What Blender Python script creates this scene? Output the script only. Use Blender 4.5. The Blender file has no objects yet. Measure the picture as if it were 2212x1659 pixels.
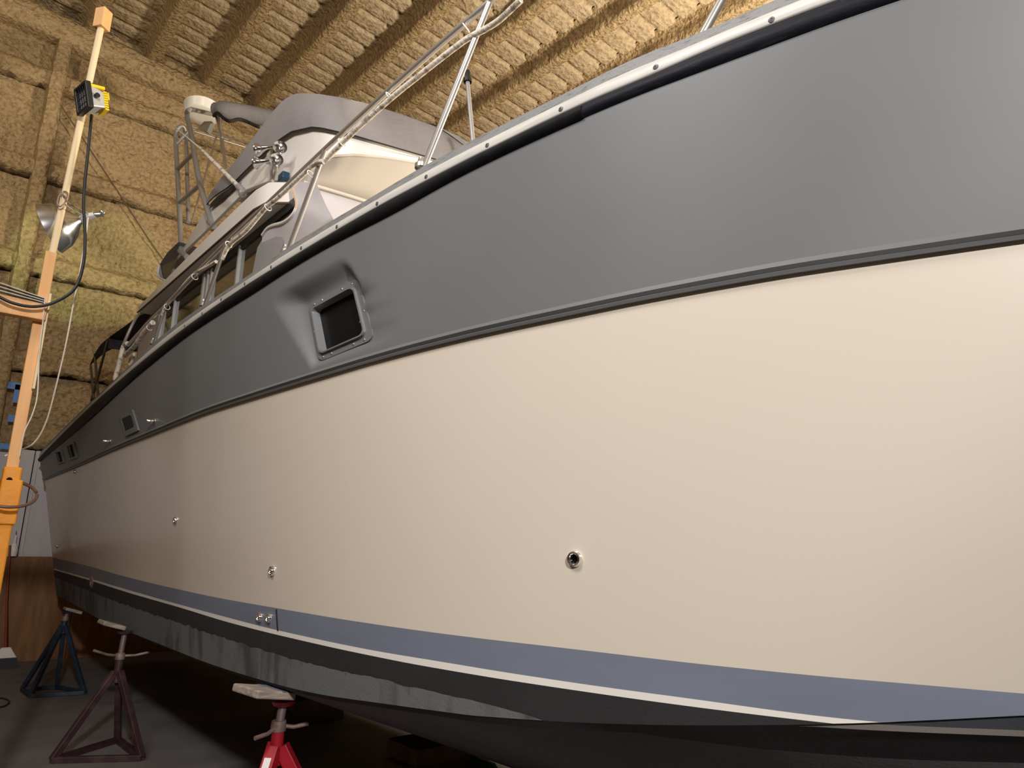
import bpy, math, random
import numpy as np
from mathutils import Vector, Matrix, noise

# ------------------------------------------------------------------ camera
F, PPX, PPY, CAMZ = 1510.0, 1106.0, 829.5, 1.5
def _n(v): return v / np.linalg.norm(v)
Yw = _n(np.array([-170 - PPX, 1180 - PPY, F]))          # boat / building length direction
Xw = np.array([2957 - PPX, 1222 - PPY, F]); Xw = _n(Xw - Yw * (Xw @ Yw))
Zw = np.cross(Xw, Yw)
RW = np.array([Xw, Yw, Zw])                             # camera (x right, y down, z forward) -> world
CC = np.array([0, 0, CAMZ])
scene = bpy.context.scene
col = scene.collection
cam_d = bpy.data.cameras.new('camera'); cam = bpy.data.objects.new('camera', cam_d); col.objects.link(cam)
cam_d.sensor_width = 36; cam_d.lens = F / 2212 * 36; cam_d.clip_start = .05; cam_d.clip_end = 200
r, d, f = RW[:, 0], RW[:, 1], RW[:, 2]
cam.matrix_world = Matrix(((r[0], -d[0], -f[0], 0), (r[1], -d[1], -f[1], 0), (r[2], -d[2], -f[2], CAMZ), (0, 0, 0, 1)))
scene.camera = cam
scene.view_settings.view_transform = 'Standard'
scene.view_settings.look = 'None'
scene.view_settings.gamma = 1
scene.view_settings.use_curve_mapping = False
scene.view_settings.exposure = 0.0

# ------------------------------------------------------------------ light
wd = bpy.data.worlds.new('world'); scene.world = wd; wd.use_nodes = True
wd.node_tree.nodes['Background'].inputs[0].default_value = (.9, .75, .55, 1)
wd.node_tree.nodes['Background'].inputs[1].default_value = .02
def area(name, loc, to, size, power, colr, spread=180):
    l = bpy.data.lights.new(name, 'AREA'); l.size = size; l.energy = power; l.color = colr
    l.shape = 'DISK'; l.spread = math.radians(spread)
    o = bpy.data.objects.new(name, l); col.objects.link(o); o.location = loc
    o.rotation_euler = (Vector(to) - Vector(loc)).to_track_quat('-Z', 'Y').to_euler()
    return o
WARM = (1, .97, .95)
area('front_flood', (-1.4, -4.5, 4.7), (2.3, 3.0, 4.6), .45, 275, WARM, 120)
area('flybridge_fill', (-2.8, 4.6, 7.9), (1.9, 5.6, 5.1), 1.2, 14, WARM, 60)  # added lamp without a body, brightens the flybridge and hardtop sides
area('hull_fill', (-2.6, 1.4, 7.2), (1.5, 2.3, 2.4), 2.2, 56, WARM, 78)  # added unseen fill, large and soft, lifts the hull amidships
area('uplight_far_side', (7.6, 1.5, 3.2), (3.6, 7.5, 9.0), .8, 950, (1, .88, .70))
area('wall_fill', (-2.4, 7.6, 7.6), (-.2, 12, 7.4), .5, 40, (1, .88, .68), 110)  # added unseen fill that brightens the left of the back wall
sp = bpy.data.lights.new('green_spot', 'SPOT'); sp.energy = 270; sp.color = (.70, 1, .45); sp.spot_size = math.radians(26); sp.spot_blend = .35
spo = bpy.data.objects.new('green_spot', sp); col.objects.link(spo); spo.location = (-1.2, 8.3, 5.2)
spo.rotation_euler = (Vector((1.2, 12, 5.75)) - Vector(spo.location)).to_track_quat('-Z', 'Y').to_euler()

# ------------------------------------------------------------------ survey helpers
def ray(px, py): return RW @ np.array([px - PPX, py - PPY, F])
def P(px, py, X=None, Y=None, Z=None):
    d = ray(px, py)
    t = X / d[0] if X is not None else (Y / d[1] if Y is not None else (Z - CAMZ) / d[2])
    return Vector(CC + d * t)
def proj(p):
    c = RW.T @ (np.array(p, float) - CC); return c[0]/c[2]*F + PPX, c[1]/c[2]*F + PPY
def z_on(x, y, line, lo=2.5, hi=8.):
    lx = [q[0] for q in line]; ly = [q[1] for q in line]
    for _ in range(50):
        z = (lo + hi)/2; a, b = proj((x, y, z))
        if b > np.interp(a, lx, ly): lo = z
        else: hi = z
    return z
def pchip(xs, ys):
    o = np.argsort(xs); x = np.array(xs, float)[o]; y = np.array(ys, float)[o]
    h = np.diff(x); d = np.diff(y) / h; m = np.zeros_like(y)
    for i in range(1, len(x) - 1):
        if d[i-1] * d[i] > 0:
            w1 = 2*h[i] + h[i-1]; w2 = h[i] + 2*h[i-1]; m[i] = (w1 + w2) / (w1/d[i-1] + w2/d[i])
    m[0] = d[0]; m[-1] = d[-1]
    def fn(q):
        q = np.asarray(q, float); i = np.clip(np.searchsorted(x, q) - 1, 0, len(x) - 2)
        t = (q - x[i]) / h[i]; s = np.clip(t, 0, 1)
        r = (1+2*s)*(1-s)**2*y[i] + s*(1-s)**2*h[i]*m[i] + s*s*(3-2*s)*y[i+1] + s*s*(s-1)*h[i]*m[i+1]
        return r + np.where(t < 0, t*h[i]*m[0], 0) + np.where(t > 1, (t-1)*h[i]*m[-1], 0)
    return fn
def smooth(t): t = min(1, max(0, t)); return t*t*(3 - 2*t)

# ------------------------------------------------------------------ materials
MATS = {}
def mat(name, c, rough=.5, metal=0., c2=None, scale=8., mix=(.35, .65), bump=0., bscale=60., detail=4., spec=.5, stretch=None, trans=0., coat=0., bdist=.02):
    if name in MATS: return MATS[name]
    m = bpy.data.materials.new(name); m.use_nodes = True; nt = m.node_tree; b = nt.nodes['Principled BSDF']
    b.inputs['Base Color'].default_value = (*c, 1); b.inputs['Roughness'].default_value = rough
    b.inputs['Metallic'].default_value = metal; b.inputs['Specular IOR Level'].default_value = spec
    b.inputs['Coat Weight'].default_value = coat; b.inputs['Transmission Weight'].default_value = trans
    geo = nt.nodes.new('ShaderNodeNewGeometry'); src = geo.outputs['Position']
    if stretch:
        mp = nt.nodes.new('ShaderNodeMapping'); mp.inputs['Scale'].default_value = stretch
        nt.links.new(src, mp.inputs[0]); src = mp.outputs[0]
    if c2:
        n = nt.nodes.new('ShaderNodeTexNoise'); n.inputs['Scale'].default_value = scale; n.inputs['Detail'].default_value = detail
        nt.links.new(src, n.inputs['Vector'])
        r = nt.nodes.new('ShaderNodeValToRGB'); r.color_ramp.elements[0].position = mix[0]; r.color_ramp.elements[1].position = mix[1]
        r.color_ramp.elements[0].color = (*c, 1); r.color_ramp.elements[1].color = (*c2, 1)
        nt.links.new(n.outputs['Fac'], r.inputs[0]); nt.links.new(r.outputs[0], b.inputs['Base Color'])
    if bump:
        n = nt.nodes.new('ShaderNodeTexNoise'); n.inputs['Scale'].default_value = bscale; n.inputs['Detail'].default_value = 6
        nt.links.new(src, n.inputs['Vector'])
        bp = nt.nodes.new('ShaderNodeBump'); bp.inputs['Strength'].default_value = bump; bp.inputs['Distance'].default_value = bdist
        nt.links.new(n.outputs['Fac'], bp.inputs['Height']); nt.links.new(bp.outputs[0], b.inputs['Normal'])
    MATS[name] = m; return m
M_foam = mat('spray_foam', (.27, .18, .085), .95, c2=(.45, .325, .175), scale=19, mix=(.30, .58), detail=6, bump=1., bscale=17, spec=.1, bdist=.07)
M_foam2 = mat('roof_foam', (.33, .245, .145), .95, c2=(.50, .385, .245), scale=15, mix=(.28, .58), detail=6, bump=1., bscale=15, spec=.1, bdist=.05)
M_panel = mat('white_metal_panel', (.55, .52, .53), .5, c2=(.46, .43, .44), scale=2, stretch=(3, 3, .5))
M_ply = mat('plywood', (.26, .11, .022), .55, c2=(.17, .065, .012), scale=3, stretch=(4, 4, .6), bump=.1)
M_floor = mat('concrete', (.195, .178, .172), .7, c2=(.14, .128, .123), scale=1.6, bump=.15, bscale=90, detail=8)
M_dark = mat('far_wall_paint', (.34, .26, .16), .9)
M_cream = mat('cream_gelcoat', (.72, .635, .53), .26, c2=(.70, .62, .515), scale=.8, coat=.15)
M_grey = mat('grey_gelcoat', (.168, .173, .175), .46, c2=(.156, .161, .164), scale=1.4, coat=.0)
M_blue = mat('blue_grey_stripe', (.20, .225, .29), .42, c2=(.18, .20, .255), scale=2.5, stretch=(1, .5, 3))
M_white = mat('white_gelcoat', (.86, .82, .75), .35)
M_black = mat('bottom_paint', (.016, .015, .016), .75, c2=(.022, .021, .022), scale=2, bump=.12, bscale=120)
M_rub = mat('black_rubber', (.006, .006, .011), .55, spec=.25, c2=(.022, .022, .026), scale=5, mix=(.55, .75), stretch=(8, .5, 22), bump=.15, bscale=20)
M_sleeve = mat('rubber_sleeve', (.006, .006, .007), .6, c2=(.012, .012, .013), scale=12, spec=.2)
M_strip = mat('aluminium_strip', (.66, .63, .57), .4, c2=(.56, .54, .50), scale=6, stretch=(4, .6, 12))
M_ledge = mat('weathered_gunwale', (.31, .305, .30), .5, c2=(.15, .145, .14), scale=9, mix=(.54, .74), stretch=(10, .9, 16), bump=.25, detail=7)
M_steel = mat('stainless', (.74, .71, .67), .30, .85)
M_alu = mat('aluminium_tube', (.44, .43, .41), .45, .45)
M_chrome = mat('chrome', (.88, .88, .87), .14, 1.)
M_hose = mat('dirty_white_hose', (.72, .64, .53), .6, c2=(.25, .19, .14), scale=26, mix=(.5, .68), bump=.3, bscale=60)
M_canvas = mat('grey_canvas', (.31, .29, .285), .85, c2=(.28, .26, .255), scale=2, bump=.12, bscale=14, bdist=.04)
M_lilac = mat('lilac_canvas', (.56, .525, .53), .8, c2=(.52, .485, .49), scale=1.5, bump=.15, bscale=5, bdist=.05)
M_black_c = mat('black_canvas', (.02, .018, .016), .8, bump=.2, bscale=20)
M_glass = mat('dark_glass', (.035, .03, .018), .06, spec=.8)
M_blackglass = mat('black_glass', (.004, .004, .005), .3, spec=.08)
M_house = mat('house_gelcoat', (.60, .55, .47), .4, c2=(.56, .51, .44), scale=1.2)
M_pine = mat('pine', (.80, .44, .18), .6, c2=(.70, .36, .13), scale=4, stretch=(6, 6, .6), bump=.06)
M_dowel = mat('dowel_wood', (.80, .63, .38), .6, c2=(.74, .56, .32), scale=5, stretch=(6, 6, .6))
M_orange = mat('orange_steel', (.80, .30, .006), .45, c2=(.70, .24, .004), scale=7, bump=.05)
M_maroon = mat('maroon_steel', (.045, .018, .02), .5, c2=(.10, .06, .058), scale=9, mix=(.5, .8))
M_bluest = mat('blue_steel', (.025, .042, .075), .5, c2=(.015, .022, .036), scale=9)
M_red = mat('red_steel', (.42, .012, .025), .35, c2=(.36, .012, .022), scale=6)
M_rust = mat('rusty_steel', (.20, .115, .085), .6, .35, c2=(.30, .24, .21), scale=14, bump=.2)
M_screw = mat('jack_screw', (.24, .19, .175), .5, .5)
M_oldwood = mat('weathered_wood', (.42, .34, .27), .8, c2=(.25, .20, .165), scale=8, stretch=(1, 3, 8), bump=.2, bscale=40)
M_timber = mat('dark_timber', (.20, .12, .075), .85, c2=(.13, .08, .05), scale=5, bump=.2)
M_green = mat('green_board', (.03, .23, .14), .6)
M_yellow = mat('yellow_plastic', (.85, .60, .02), .4)
M_blkpl = mat('black_plastic', (.02, .02, .02), .4)
M_cord = mat('black_cord', (.012, .012, .012), .4)
M_wcord = mat('white_cord', (.68, .60, .48), .5)
M_tape = mat('blue_tape', (.12, .27, .62), .7)
M_wire = mat('thin_brown_wire', (.10, .06, .03), .6)
M_redw = mat('red_handle', (.25, .045, .02), .4)
M_label = mat('white_label', (.85, .80, .76), .5)
M_navy = mat('navy_plastic', (.008, .045, .085), .4)
M_lamp = mat('spun_aluminium', (.82, .82, .80), .22, 1., bump=.05, bscale=6)
M_tan = mat('tan_trim', (.62, .47, .32), .6)
M_whitetrim = mat('white_trim', (.82, .78, .74), .5)

# bottom paint: worn grey patches above the chine (wear of the paint itself)
def wear(m, y0, y1):
    nt = m.node_tree; b = nt.nodes['Principled BSDF']
    geo = nt.nodes.new('ShaderNodeNewGeometry'); sep = nt.nodes.new('ShaderNodeSeparateXYZ'); nt.links.new(geo.outputs['Position'], sep.inputs[0])
    mp = nt.nodes.new('ShaderNodeMapping'); mp.inputs['Scale'].default_value = (1, 1.3, .55); nt.links.new(geo.outputs['Position'], mp.inputs[0])
    vo = nt.nodes.new('ShaderNodeTexVoronoi'); vo.inputs['Scale'].default_value = 1.4; nt.links.new(mp.outputs[0], vo.inputs['Vector'])
    no = nt.nodes.new('ShaderNodeTexNoise'); no.inputs['Scale'].default_value = 3.2; no.inputs['Detail'].default_value = 9; no.inputs['Distortion'].default_value = .6; nt.links.new(mp.outputs[0], no.inputs['Vector'])
    mx = nt.nodes.new('ShaderNodeMix'); mx.data_type = 'FLOAT'; mx.inputs[0].default_value = .8
    nt.links.new(vo.outputs['Color'], mx.inputs[2]); nt.links.new(no.outputs['Fac'], mx.inputs[3])
    rp = nt.nodes.new('ShaderNodeValToRGB')
    e = rp.color_ramp.elements; e[0].position = .40; e[0].color = (.055, .054, .056, 1); e[1].position = .53; e[1].color = (.125, .13, .13, 1)
    nt.links.new(mx.outputs[0], rp.inputs[0]); nt.links.new(rp.outputs[0], b.inputs['Base Color'])
M_worn = mat('worn_bottom_paint', (.1, .1, .1), .8, bump=.15, bscale=90); wear(M_worn, 0, 0)

# ------------------------------------------------------------------ mesh builder
class MB:
    def __init__(s): s.v = []; s.f = []
    def add(s, vs, fs):
        o = len(s.v); s.v += [tuple(v) for v in vs]; s.f += [tuple(i + o for i in q) for q in fs]; return s
    def grid(s, rows, flip=False, closed=False):
        n = len(rows[0]); vs = [p for r in rows for p in r]; fs = []
        for i in range(len(rows) - 1):
            for j in range(n if closed else n - 1):
                k = (j + 1) % n
                q = (i*n + j, i*n + k, (i+1)*n + k, (i+1)*n + j)
                fs.append(q[::-1] if flip else q)
        return s.add(vs, fs)
    def box(s, c, h, M=None):
        M = M or Matrix.Identity(3); c = Vector(c)
        vs = [c + M @ Vector((sx*h[0], sy*h[1], sz*h[2])) for sx in (-1, 1) for sy in (-1, 1) for sz in (-1, 1)]
        return s.add(vs, [(0,1,3,2),(4,6,7,5),(0,4,5,1),(2,3,7,6),(0,2,6,4),(1,5,7,3)])
    def beam(s, a, b, w, h, up=(0, 0, 1)):
        a, b = Vector(a), Vector(b); z = (b - a).normalized(); x = Vector(up).cross(z)
        if x.length < 1e-4: x = Vector((1, 0, 0)).cross(z)
        x.normalize(); y = z.cross(x); M = Matrix((x, y, z)).transposed()
        return s.box((a + b)/2, (w/2, h/2, (b - a).length/2), M)
    def tube(s, pts, rad, n=10, cap=True):
        pts = [Vector(p) for p in pts]; rows = []
        rr = rad if isinstance(rad, (list, tuple)) else [rad]*len(pts)
        t = (pts[1] - pts[0]).normalized(); x = t.orthogonal().normalized()
        for i, p in enumerate(pts):
            a = pts[max(0, i-1)]; b = pts[min(len(pts)-1, i+1)]; t = (b - a).normalized()
            x = (x - t*x.dot(t)).normalized(); y = t.cross(x)
            rows.append([p + (x*math.cos(2*math.pi*k/n) + y*math.sin(2*math.pi*k/n))*rr[i] for k in range(n)])
        s.grid(rows, closed=True)
        if cap:
            o = len(s.v); s.f.append(tuple(range(o-n, o))); o0 = o - n*len(pts); s.f.append(tuple(range(o0+n-1, o0-1, -1)))
        return s
    def lathe(s, prof, origin, axis, n=20):
        o = Vector(origin); a = Vector(axis).normalized(); x = a.orthogonal().normalized(); y = a.cross(x)
        rows = [[o + a*h + (x*math.cos(2*math.pi*k/n) + y*math.sin(2*math.pi*k/n))*max(r, 1e-5) for k in range(n)] for r, h in prof]
        return s.grid(rows, closed=True)
    def prism(s, poly, vec):
        n = len(poly); v = Vector(vec); vs = [Vector(p) for p in poly]; vs += [p + v for p in vs]
        return s.add(vs, [tuple(range(n-1, -1, -1)), tuple(range(n, 2*n))] + [(i, (i+1) % n, n+(i+1) % n, n+i) for i in range(n)])
    def ball(s, c, r, n=12, m=8, sc=(1, 1, 1)):
        c = Vector(c)
        rows = [[c + Vector((math.sin(t)*math.cos(p)*sc[0], math.sin(t)*math.sin(p)*sc[1], math.cos(t)*sc[2]))*r for p in [2*math.pi*k/n for k in range(n)]] for t in [math.pi*(i+.02)/(m+.04) for i in range(m+1)]]
        return s.grid(rows, closed=True)
    def mesh(s, name, m, sm=None, bevel=0):
        me = bpy.data.meshes.new(name); me.from_pydata(s.v, [], s.f); me.materials.append(m)
        me.validate()
        import bmesh
        bm = bmesh.new(); bm.from_mesh(me); bmesh.ops.recalc_face_normals(bm, faces=bm.faces)
        bm.to_mesh(me); bm.free()
        if sm is not None:
            for p in me.polygons: p.use_smooth = True
            me.set_sharp_from_angle(angle=math.radians(sm))
        return me
    def build(s, name, m, parent=None, sm=None, bevel=0):
        me = s.mesh(name, m, sm)
        o = bpy.data.objects.new(name, me); col.objects.link(o)
        if bevel:
            b = o.modifiers.new('bevel', 'BEVEL'); b.width = bevel; b.segments = 2; b.limit_method = 'ANGLE'
        if parent: attach(o, parent)
        return o
def root_loc(p):
    l = Vector(p.location)
    while p.parent:
        l = l + p.matrix_parent_inverse.translation; p = p.parent; l = l + p.location
    return l
def attach(o, parent):
    o.parent = parent; o.matrix_parent_inverse = Matrix.Translation(-root_loc(parent))
def inst(name, me, loc, parent=None, rot=None):
    o = bpy.data.objects.new(name, me); col.objects.link(o); o.location = loc
    if rot is not None: o.rotation_mode = 'QUATERNION'; o.rotation_quaternion = rot
    if parent: attach(o, parent)
    return o
def thing(name, label, cat, loc, group=None):
    o = bpy.data.objects.new(name, None); col.objects.link(o); o.location = loc; o.empty_display_size = .1
    return tag(o, label, cat, group)
def tag(o, label, cat, group=None):
    o['label'] = label; o['category'] = cat
    if group: o['group'] = group
    return o
def struct(o): o['kind'] = 'structure'; return o
def spline(pts, n=6):
    p = [Vector(q) for q in pts]; p = [2*p[0]-p[1]] + p + [2*p[-1]-p[-2]]; out = []
    for i in range(1, len(p) - 2):
        for k in range(n):
            t = k/n; a, b, c, d = p[i-1:i+3]
            out.append(.5*((2*b) + (c-a)*t + (2*a-5*b+4*c-d)*t*t + (3*b-a-3*c+d)*t**3))
    out.append(p[-2]); return out
def nz(x, y, z): return noise.noise(Vector((x, y, z)))

# ================================================================== SETTING
WY = 12.0
fl = MB().grid([[(x, y, 0) for x in np.linspace(-6, 14, 11)] for y in np.linspace(-6, 12.4, 11)])
struct(fl.build('floor', M_floor))
def plain_wall(name, c, h): struct(MB().box(c, h).build(name, M_dark))
plain_wall('wall_left', (-6.1, 3.1, 5), (.1, 9.3, 5.2)); plain_wall('wall_right', (14.1, 3.1, 5), (.1, 9.3, 5.2)); plain_wall('wall_front', (4, -6.1, 5), (10.2, .1, 5.2))
wall = struct(MB().box((4, 12.35, 5.2), (10.2, .1, 5.3)).build('wall_back', M_foam))
POST = [-3.1, .485, 4.1, 7.7, 11.3]
ZR = [2.86, 3.955, 5.432, 6.943, 8.482, 9.9]
def foam_panel(x0, x1, z0, z1, seed):
    nu, nv = int((x1-x0)/.035), int((z1-z0)/.035); rows = []
    for j in range(nv + 1):
        h = (z1 - z0)*j/nv; row = []
        for i in range(nu + 1):
            x = x0 + (x1-x0)*i/nu
            jag = .03*nz(x*5, z0*3, seed) + .03*nz(x*14, z0, seed) + .02*nz(x*31, z0, seed)
            lip = .17*(1 - smooth((h - .22)/.16)) if z0 > 3 else .0
            edge = .05*min(1, h/.05)
            d = .06 + lip + .035*nz(x*3, h*4, seed) + .03*nz(x*9, h*9, seed) + .02*nz(x*21, h*21, seed) - (.04 if j == 0 else 0)
            row.append((x, WY + .16 - d, z0 + .02 + h*(1 - .02) + (jag if j < 4 else 0)))
        rows.append(row)
    rows.insert(0, [(p[0], WY + .26, p[2] + .03) for p in rows[0]])
    m = MB().grid(rows); m.build('foam_panel', M_foam, wall, 60)
k = 0
for a, b in zip(POST[:-1], POST[1:]):
    for z0, z1 in zip(ZR[:-1], ZR[1:]):
        if a > 5 : continue
        foam_panel(a, b, z0, z1, k*3.7); k += 1
for x in POST[:3]:
    rows = []
    for j in range(150):
        z = 2.7 + j*.045
        w = .088 + .012*nz(z*3, x, 1) ; dd = .0 + .02*nz(z*5, x, 4)
        rows.append([(x-w-.03, WY+.12, z), (x-w+.012*nz(z*9, x, 7), WY-.16+dd, z), (x-.03, WY-.19+dd, z), (x+.05, WY-.19+dd, z), (x+w+.012*nz(z*9, x, 9), WY-.16+dd, z), (x+w+.03, WY+.12, z)])
    MB().grid(rows).build('foam_post', M_foam, wall, 50)
# white steel cladding and plywood skirting
xs = [-2.6, -1.6, -.7, .2, 1.05, 1.55, 2.4, 3.3, 4.2, 5.1, 6.0]
for a, b in zip(xs[:-1], xs[1:]):
    m = MB(); m.box(((a+b)/2, WY+.10, 2.11), ((b-a)/2-.006, .03, .745)); m.box((a+.035, WY+.065, 2.11), (.018, .012, .745))
    m.build('wall_panel', M_panel, wall, bevel=.004)
for i in range(8):
    m = MB().box((-2.4 + i*1.2, WY+.02, .69), (.597, .02, .69)); m.build('plywood_sheet', M_ply, wall)
# rake beam
def roofz(x, y): return 9.73 - .083*x + .084*(y - 11.85)
rows = []
for i in range(260):
    x = -5.5 + i*.06; zt = roofz(x, 11.85); a = .02*nz(x*4, 1, 2); b = .02*nz(x*4, 5, 2); c = .012*nz(x*13, 2, 2)
    rows.append([(x, WY+.2, zt+.06), (x, WY-.13+a, zt+.03+b), (x, WY-.19+a, zt-.05), (x, WY-.20+b, zt-.2+a), (x, WY-.19+a, zt-.38+b+c), (x, WY-.12, zt-.42+b+c), (x, WY+.2, zt-.40+b)])
MB().grid(rows).build('eave_beam', M_foam, wall, 60)
# ceiling
ceil = MB().grid([[(x, y, roofz(x, y) + .27) for x in (-6.2, 14.2)] for y in (-6.2, 12.4)])
ceil = struct(ceil.build('ceiling', M_foam2))
PUR = [1.72 + .915*i for i in range(-5, 12)]
for q, x in enumerate(PUR):
    rows = []
    for i in range(230 if x > -2 else 60):
        y = 12.1 - i*(.06 if x > -2 else .25); zb = roofz(x, y)
        w = .10 + .014*nz(y*2.5, x, 1); a = .024*nz(y*4, x, 3) + .014*nz(y*23, x, 8); c = .022*nz(y*12, x, 5)
        rows.append([(x-w-.13, y, zb+.265), (x-w-.03, y, zb+.20), (x-w-.01+c, y, zb+.13), (x-w+a, y, zb+.03+c), (x-w*.6, y, zb+a*.6), (x, y, zb-.005+c), (x+w*.6, y, zb+a*.6+c*.5), (x+w+a, y, zb+.03-c), (x+w+.01+c, y, zb+.13), (x+w+.03, y, zb+.20), (x+w+.13, y, zb+.265)])
    MB().grid(rows).build('purlin', M_foam, ceil, 60)
# foam strips sprayed over the roof ribs, between the purlins
SW, SL = .365, .915
strips = []
for v in range(4):
    rows = []
    for j in range(9):
        t = j/8; row = []
        for i in range(13):
            u = (i/12 - .5)*SL
            prof = .04*(1 - abs(2*t-1)**9) - (.03 if j in (0, 8) else 0)
            d = prof + .012*nz(u*6, t*2.2, v*9) + .010*nz(u*17, t*6, v*5)
            row.append((u, (t-.5)*(SW-.006) + .012*nz(u*4, v*7, 3), -d))
        rows.append(row)
    strips.append(MB().grid(rows).mesh('foam_strip', M_foam2, 60))
nrm = Vector((.083, -.084, 1)).normalized(); q0 = Vector((0, 0, 1)).rotation_difference(nrm)
for i in range(len(PUR) - 1):
    x = (PUR[i] + PUR[i+1])/2
    if x < -.6 or x > 8.8: continue
    for j in range(28):
        y = 11.75 - j*SW
        lim = 12 if x < 1 else (3.2 if x < 4 else 2.2)
        if x < 1.2 and j > 10 or x < 3 and j > 16: continue
        inst('foam_strip', strips[(i*5 + j*3) % 4], (x, y, roofz(x, y) + .26), ceil, q0)

# ================================================================== BOAT
XC = 3.0
xw = pchip([11.6, 9, 7, 5, 4, 3, 2.5, 2, 1.5, 1, .6, 0, -.62], [1.40, 1.40, 1.395, 1.395, 1.40, 1.42, 1.45, 1.51, 1.64, 1.85, 2.13, 2.58, 3.0])
xr = pchip([11.6, 8, 5.5, 4, 2.8, 2.1, 1.5, 1.1, .8, .5, 0, -.8, -1.5, -1.75], [1.03, 1.13, 1.22, 1.29, 1.38, 1.47, 1.57, 1.67, 1.76, 1.87, 2.08, 2.48, 2.88, 3.0])
def sx(y, z, off=0.):
    zw = 1.08 + .012*y
    return xw(y) + (xr(y) - xw(y))*(z - zw)/(2.95 - zw) - off
def hit(px, py, off=0., fn=None):
    d = ray(px, py); t = np.linspace(.02/d[0], 4.0/d[0], 6000); Q = CC + t[:, None]*d
    g = Q[:, 0] - (fn(Q[:, 1], Q[:, 2]) if fn else sx(Q[:, 1], Q[:, 2], off)); i = int(np.argmax(g > 0))
    a = g[i-1]/(g[i-1] - g[i]); return Q[i-1] + (Q[i] - Q[i-1])*a
def hp(y, z, off=0.):
    """point on the port topside, off = distance outboard of the skin"""
    e = .02; n = Vector((-1, float(sx(y+e, z) - sx(y-e, z))/(2*e), float(sx(y, z+e) - sx(y, z-e))/(2*e))).normalized()
    return Vector((float(sx(y, z)), y, z)) + n*off
def hn(y, z):
    e = .02; return Vector((-1, float(sx(y+e, z) - sx(y-e, z))/(2*e), float(sx(y, z+e) - sx(y, z-e))/(2*e))).normalized()
TR = dict(
 RB=[(86,999),(200,905),(316,800),(447,700),(560,630),(617,592),(695,545),(800,491),(855,464),(1000,382),(1127,321),(1273,256),(1418,196),(1500,167),(1657,109),(1824,47),(1963,0)],
 SK=[(80,993),(285,800),(399,710),(478,654),(529,620),(654,543),(800,457),(1000,351),(1100,302),(1261,225),(1418,160),(1500,121),(1667,54),(1811,0)],
 CT=[(77,987),(246,823),(400,687),(560,581),(607,545),(826,414),(901,367),(1000,314),(1100,263),(1253,187),(1380,121),(1500,78),(1677,0)],
 KN=[(100,1036),(185,1001),(239,976),(337,936),(435,897),(575,852),(749,800),(800,785),(958,744),(1116,708),(1259,678),(1500,630),(1822,575),(1983,550),(2212,516)],
 ST=[(113,1204),(195,1224),(280,1248),(372,1270),(496,1296),(594,1313),(800,1347),(942,1367),(1116,1388),(1306,1410),(1500,1433),(1822,1465),(2015,1481),(2212,1499)],
 SB=[(113,1227),(195,1250),(242,1264),(363,1299),(496,1335),(606,1363),(800,1404),(958,1430),(1116,1456),(1275,1480),(1500,1510),(1661,1533),(1822,1553),(1899,1560)],
 WB=[(113,1230),(195,1254),(290,1284),(401,1316),(496,1345),(606,1373),(800,1416),(879,1432),(1006,1454),(1116,1472),(1290,1498),(1500,1527),(1661,1547),(1799,1563)],
 CH=[(110,1278),(135,1291),(233,1346),(347,1392),(435,1427),(562,1468),(670,1496),(800,1516),(895,1529),(990,1542),(1116,1553),(1211,1559),(1306,1563),(1500,1567),(1661,1566),(1799,1564),(1899,1560),(2015,1556),(2212,1545)])
OFF = dict(RB=.012, SK=.014, CT=-.008)
ZF = {}
for k_, pts in TR.items():
    A = np.array([hit(*p, off=OFF.get(k_, 0)) for p in pts]); ys, zs = A[:, 1], A[:, 2]
    o = np.argsort(ys); ys, zs = ys[o], zs[o]
    ends = dict(RB=(-1.7, zs[0]+.10), SK=(-1.7, zs[0]+.10), CT=(-1.7, zs[0]+.10), KN=(-1.5, 2.36), ST=(-.9, 1.17), SB=(-.9, 1.07), WB=(-.9, 1.05), CH=(-.9, 1.32))[k_]
    ys = np.r_[ends[0], ys]; zs = np.r_[ends[1], zs]
    f0 = pchip(ys, zs)
    # light smoothing of the traced heights
    yy = np.r_[np.linspace(ys[0], 2, 70), np.linspace(2.05, 13, 160)]; vv = f0(yy)
    for _ in range(6): vv[1:-1] = .25*vv[:-2] + .5*vv[1:-1] + .25*vv[2:]
    ZF[k_] = pchip(yy, vv)
boat = thing('motor_yacht', 'large cream and grey motor yacht propped up on stands, black bottom and blue-grey stripe', 'boat', (XC, 5, .2))
YST = {'RB': 11.55, 'SK': 11.6, 'CT': 11.62, 'KN': 11.42, 'ST': 11.25, 'SB': 11.2, 'WB': 11.2, 'CH': 11.15}
S = np.r_[np.linspace(-1.7, 2.2, 90), np.linspace(2.28, 11.0, 110)[1:]]
def row(fz, yend, off=0., ybow=-1.7, N=None):
    ss = (S - S[0])/(S[-1] - S[0]); out = []
    for s in ss:
        y = ybow + s*(yend - ybow); z = float(fz(y)); p = hp(y, z, off); p.x = min(p.x, XC); out.append(p)
    return out
def mirror(rows): return [[Vector((2*XC - p.x, p.y, p.z)) for p in r] for r in rows]
def loft(name, rows, m, parent=boat, sm=40, both=True):
    o = MB().grid(rows).build(name, m, parent, sm)
    if both: MB().grid(mirror(rows)).build(name, m, parent, sm)
    return o
zc = lambda k: (lambda y: max(float(ZF[k](y)), float(ZF['CH'](y))))
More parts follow.
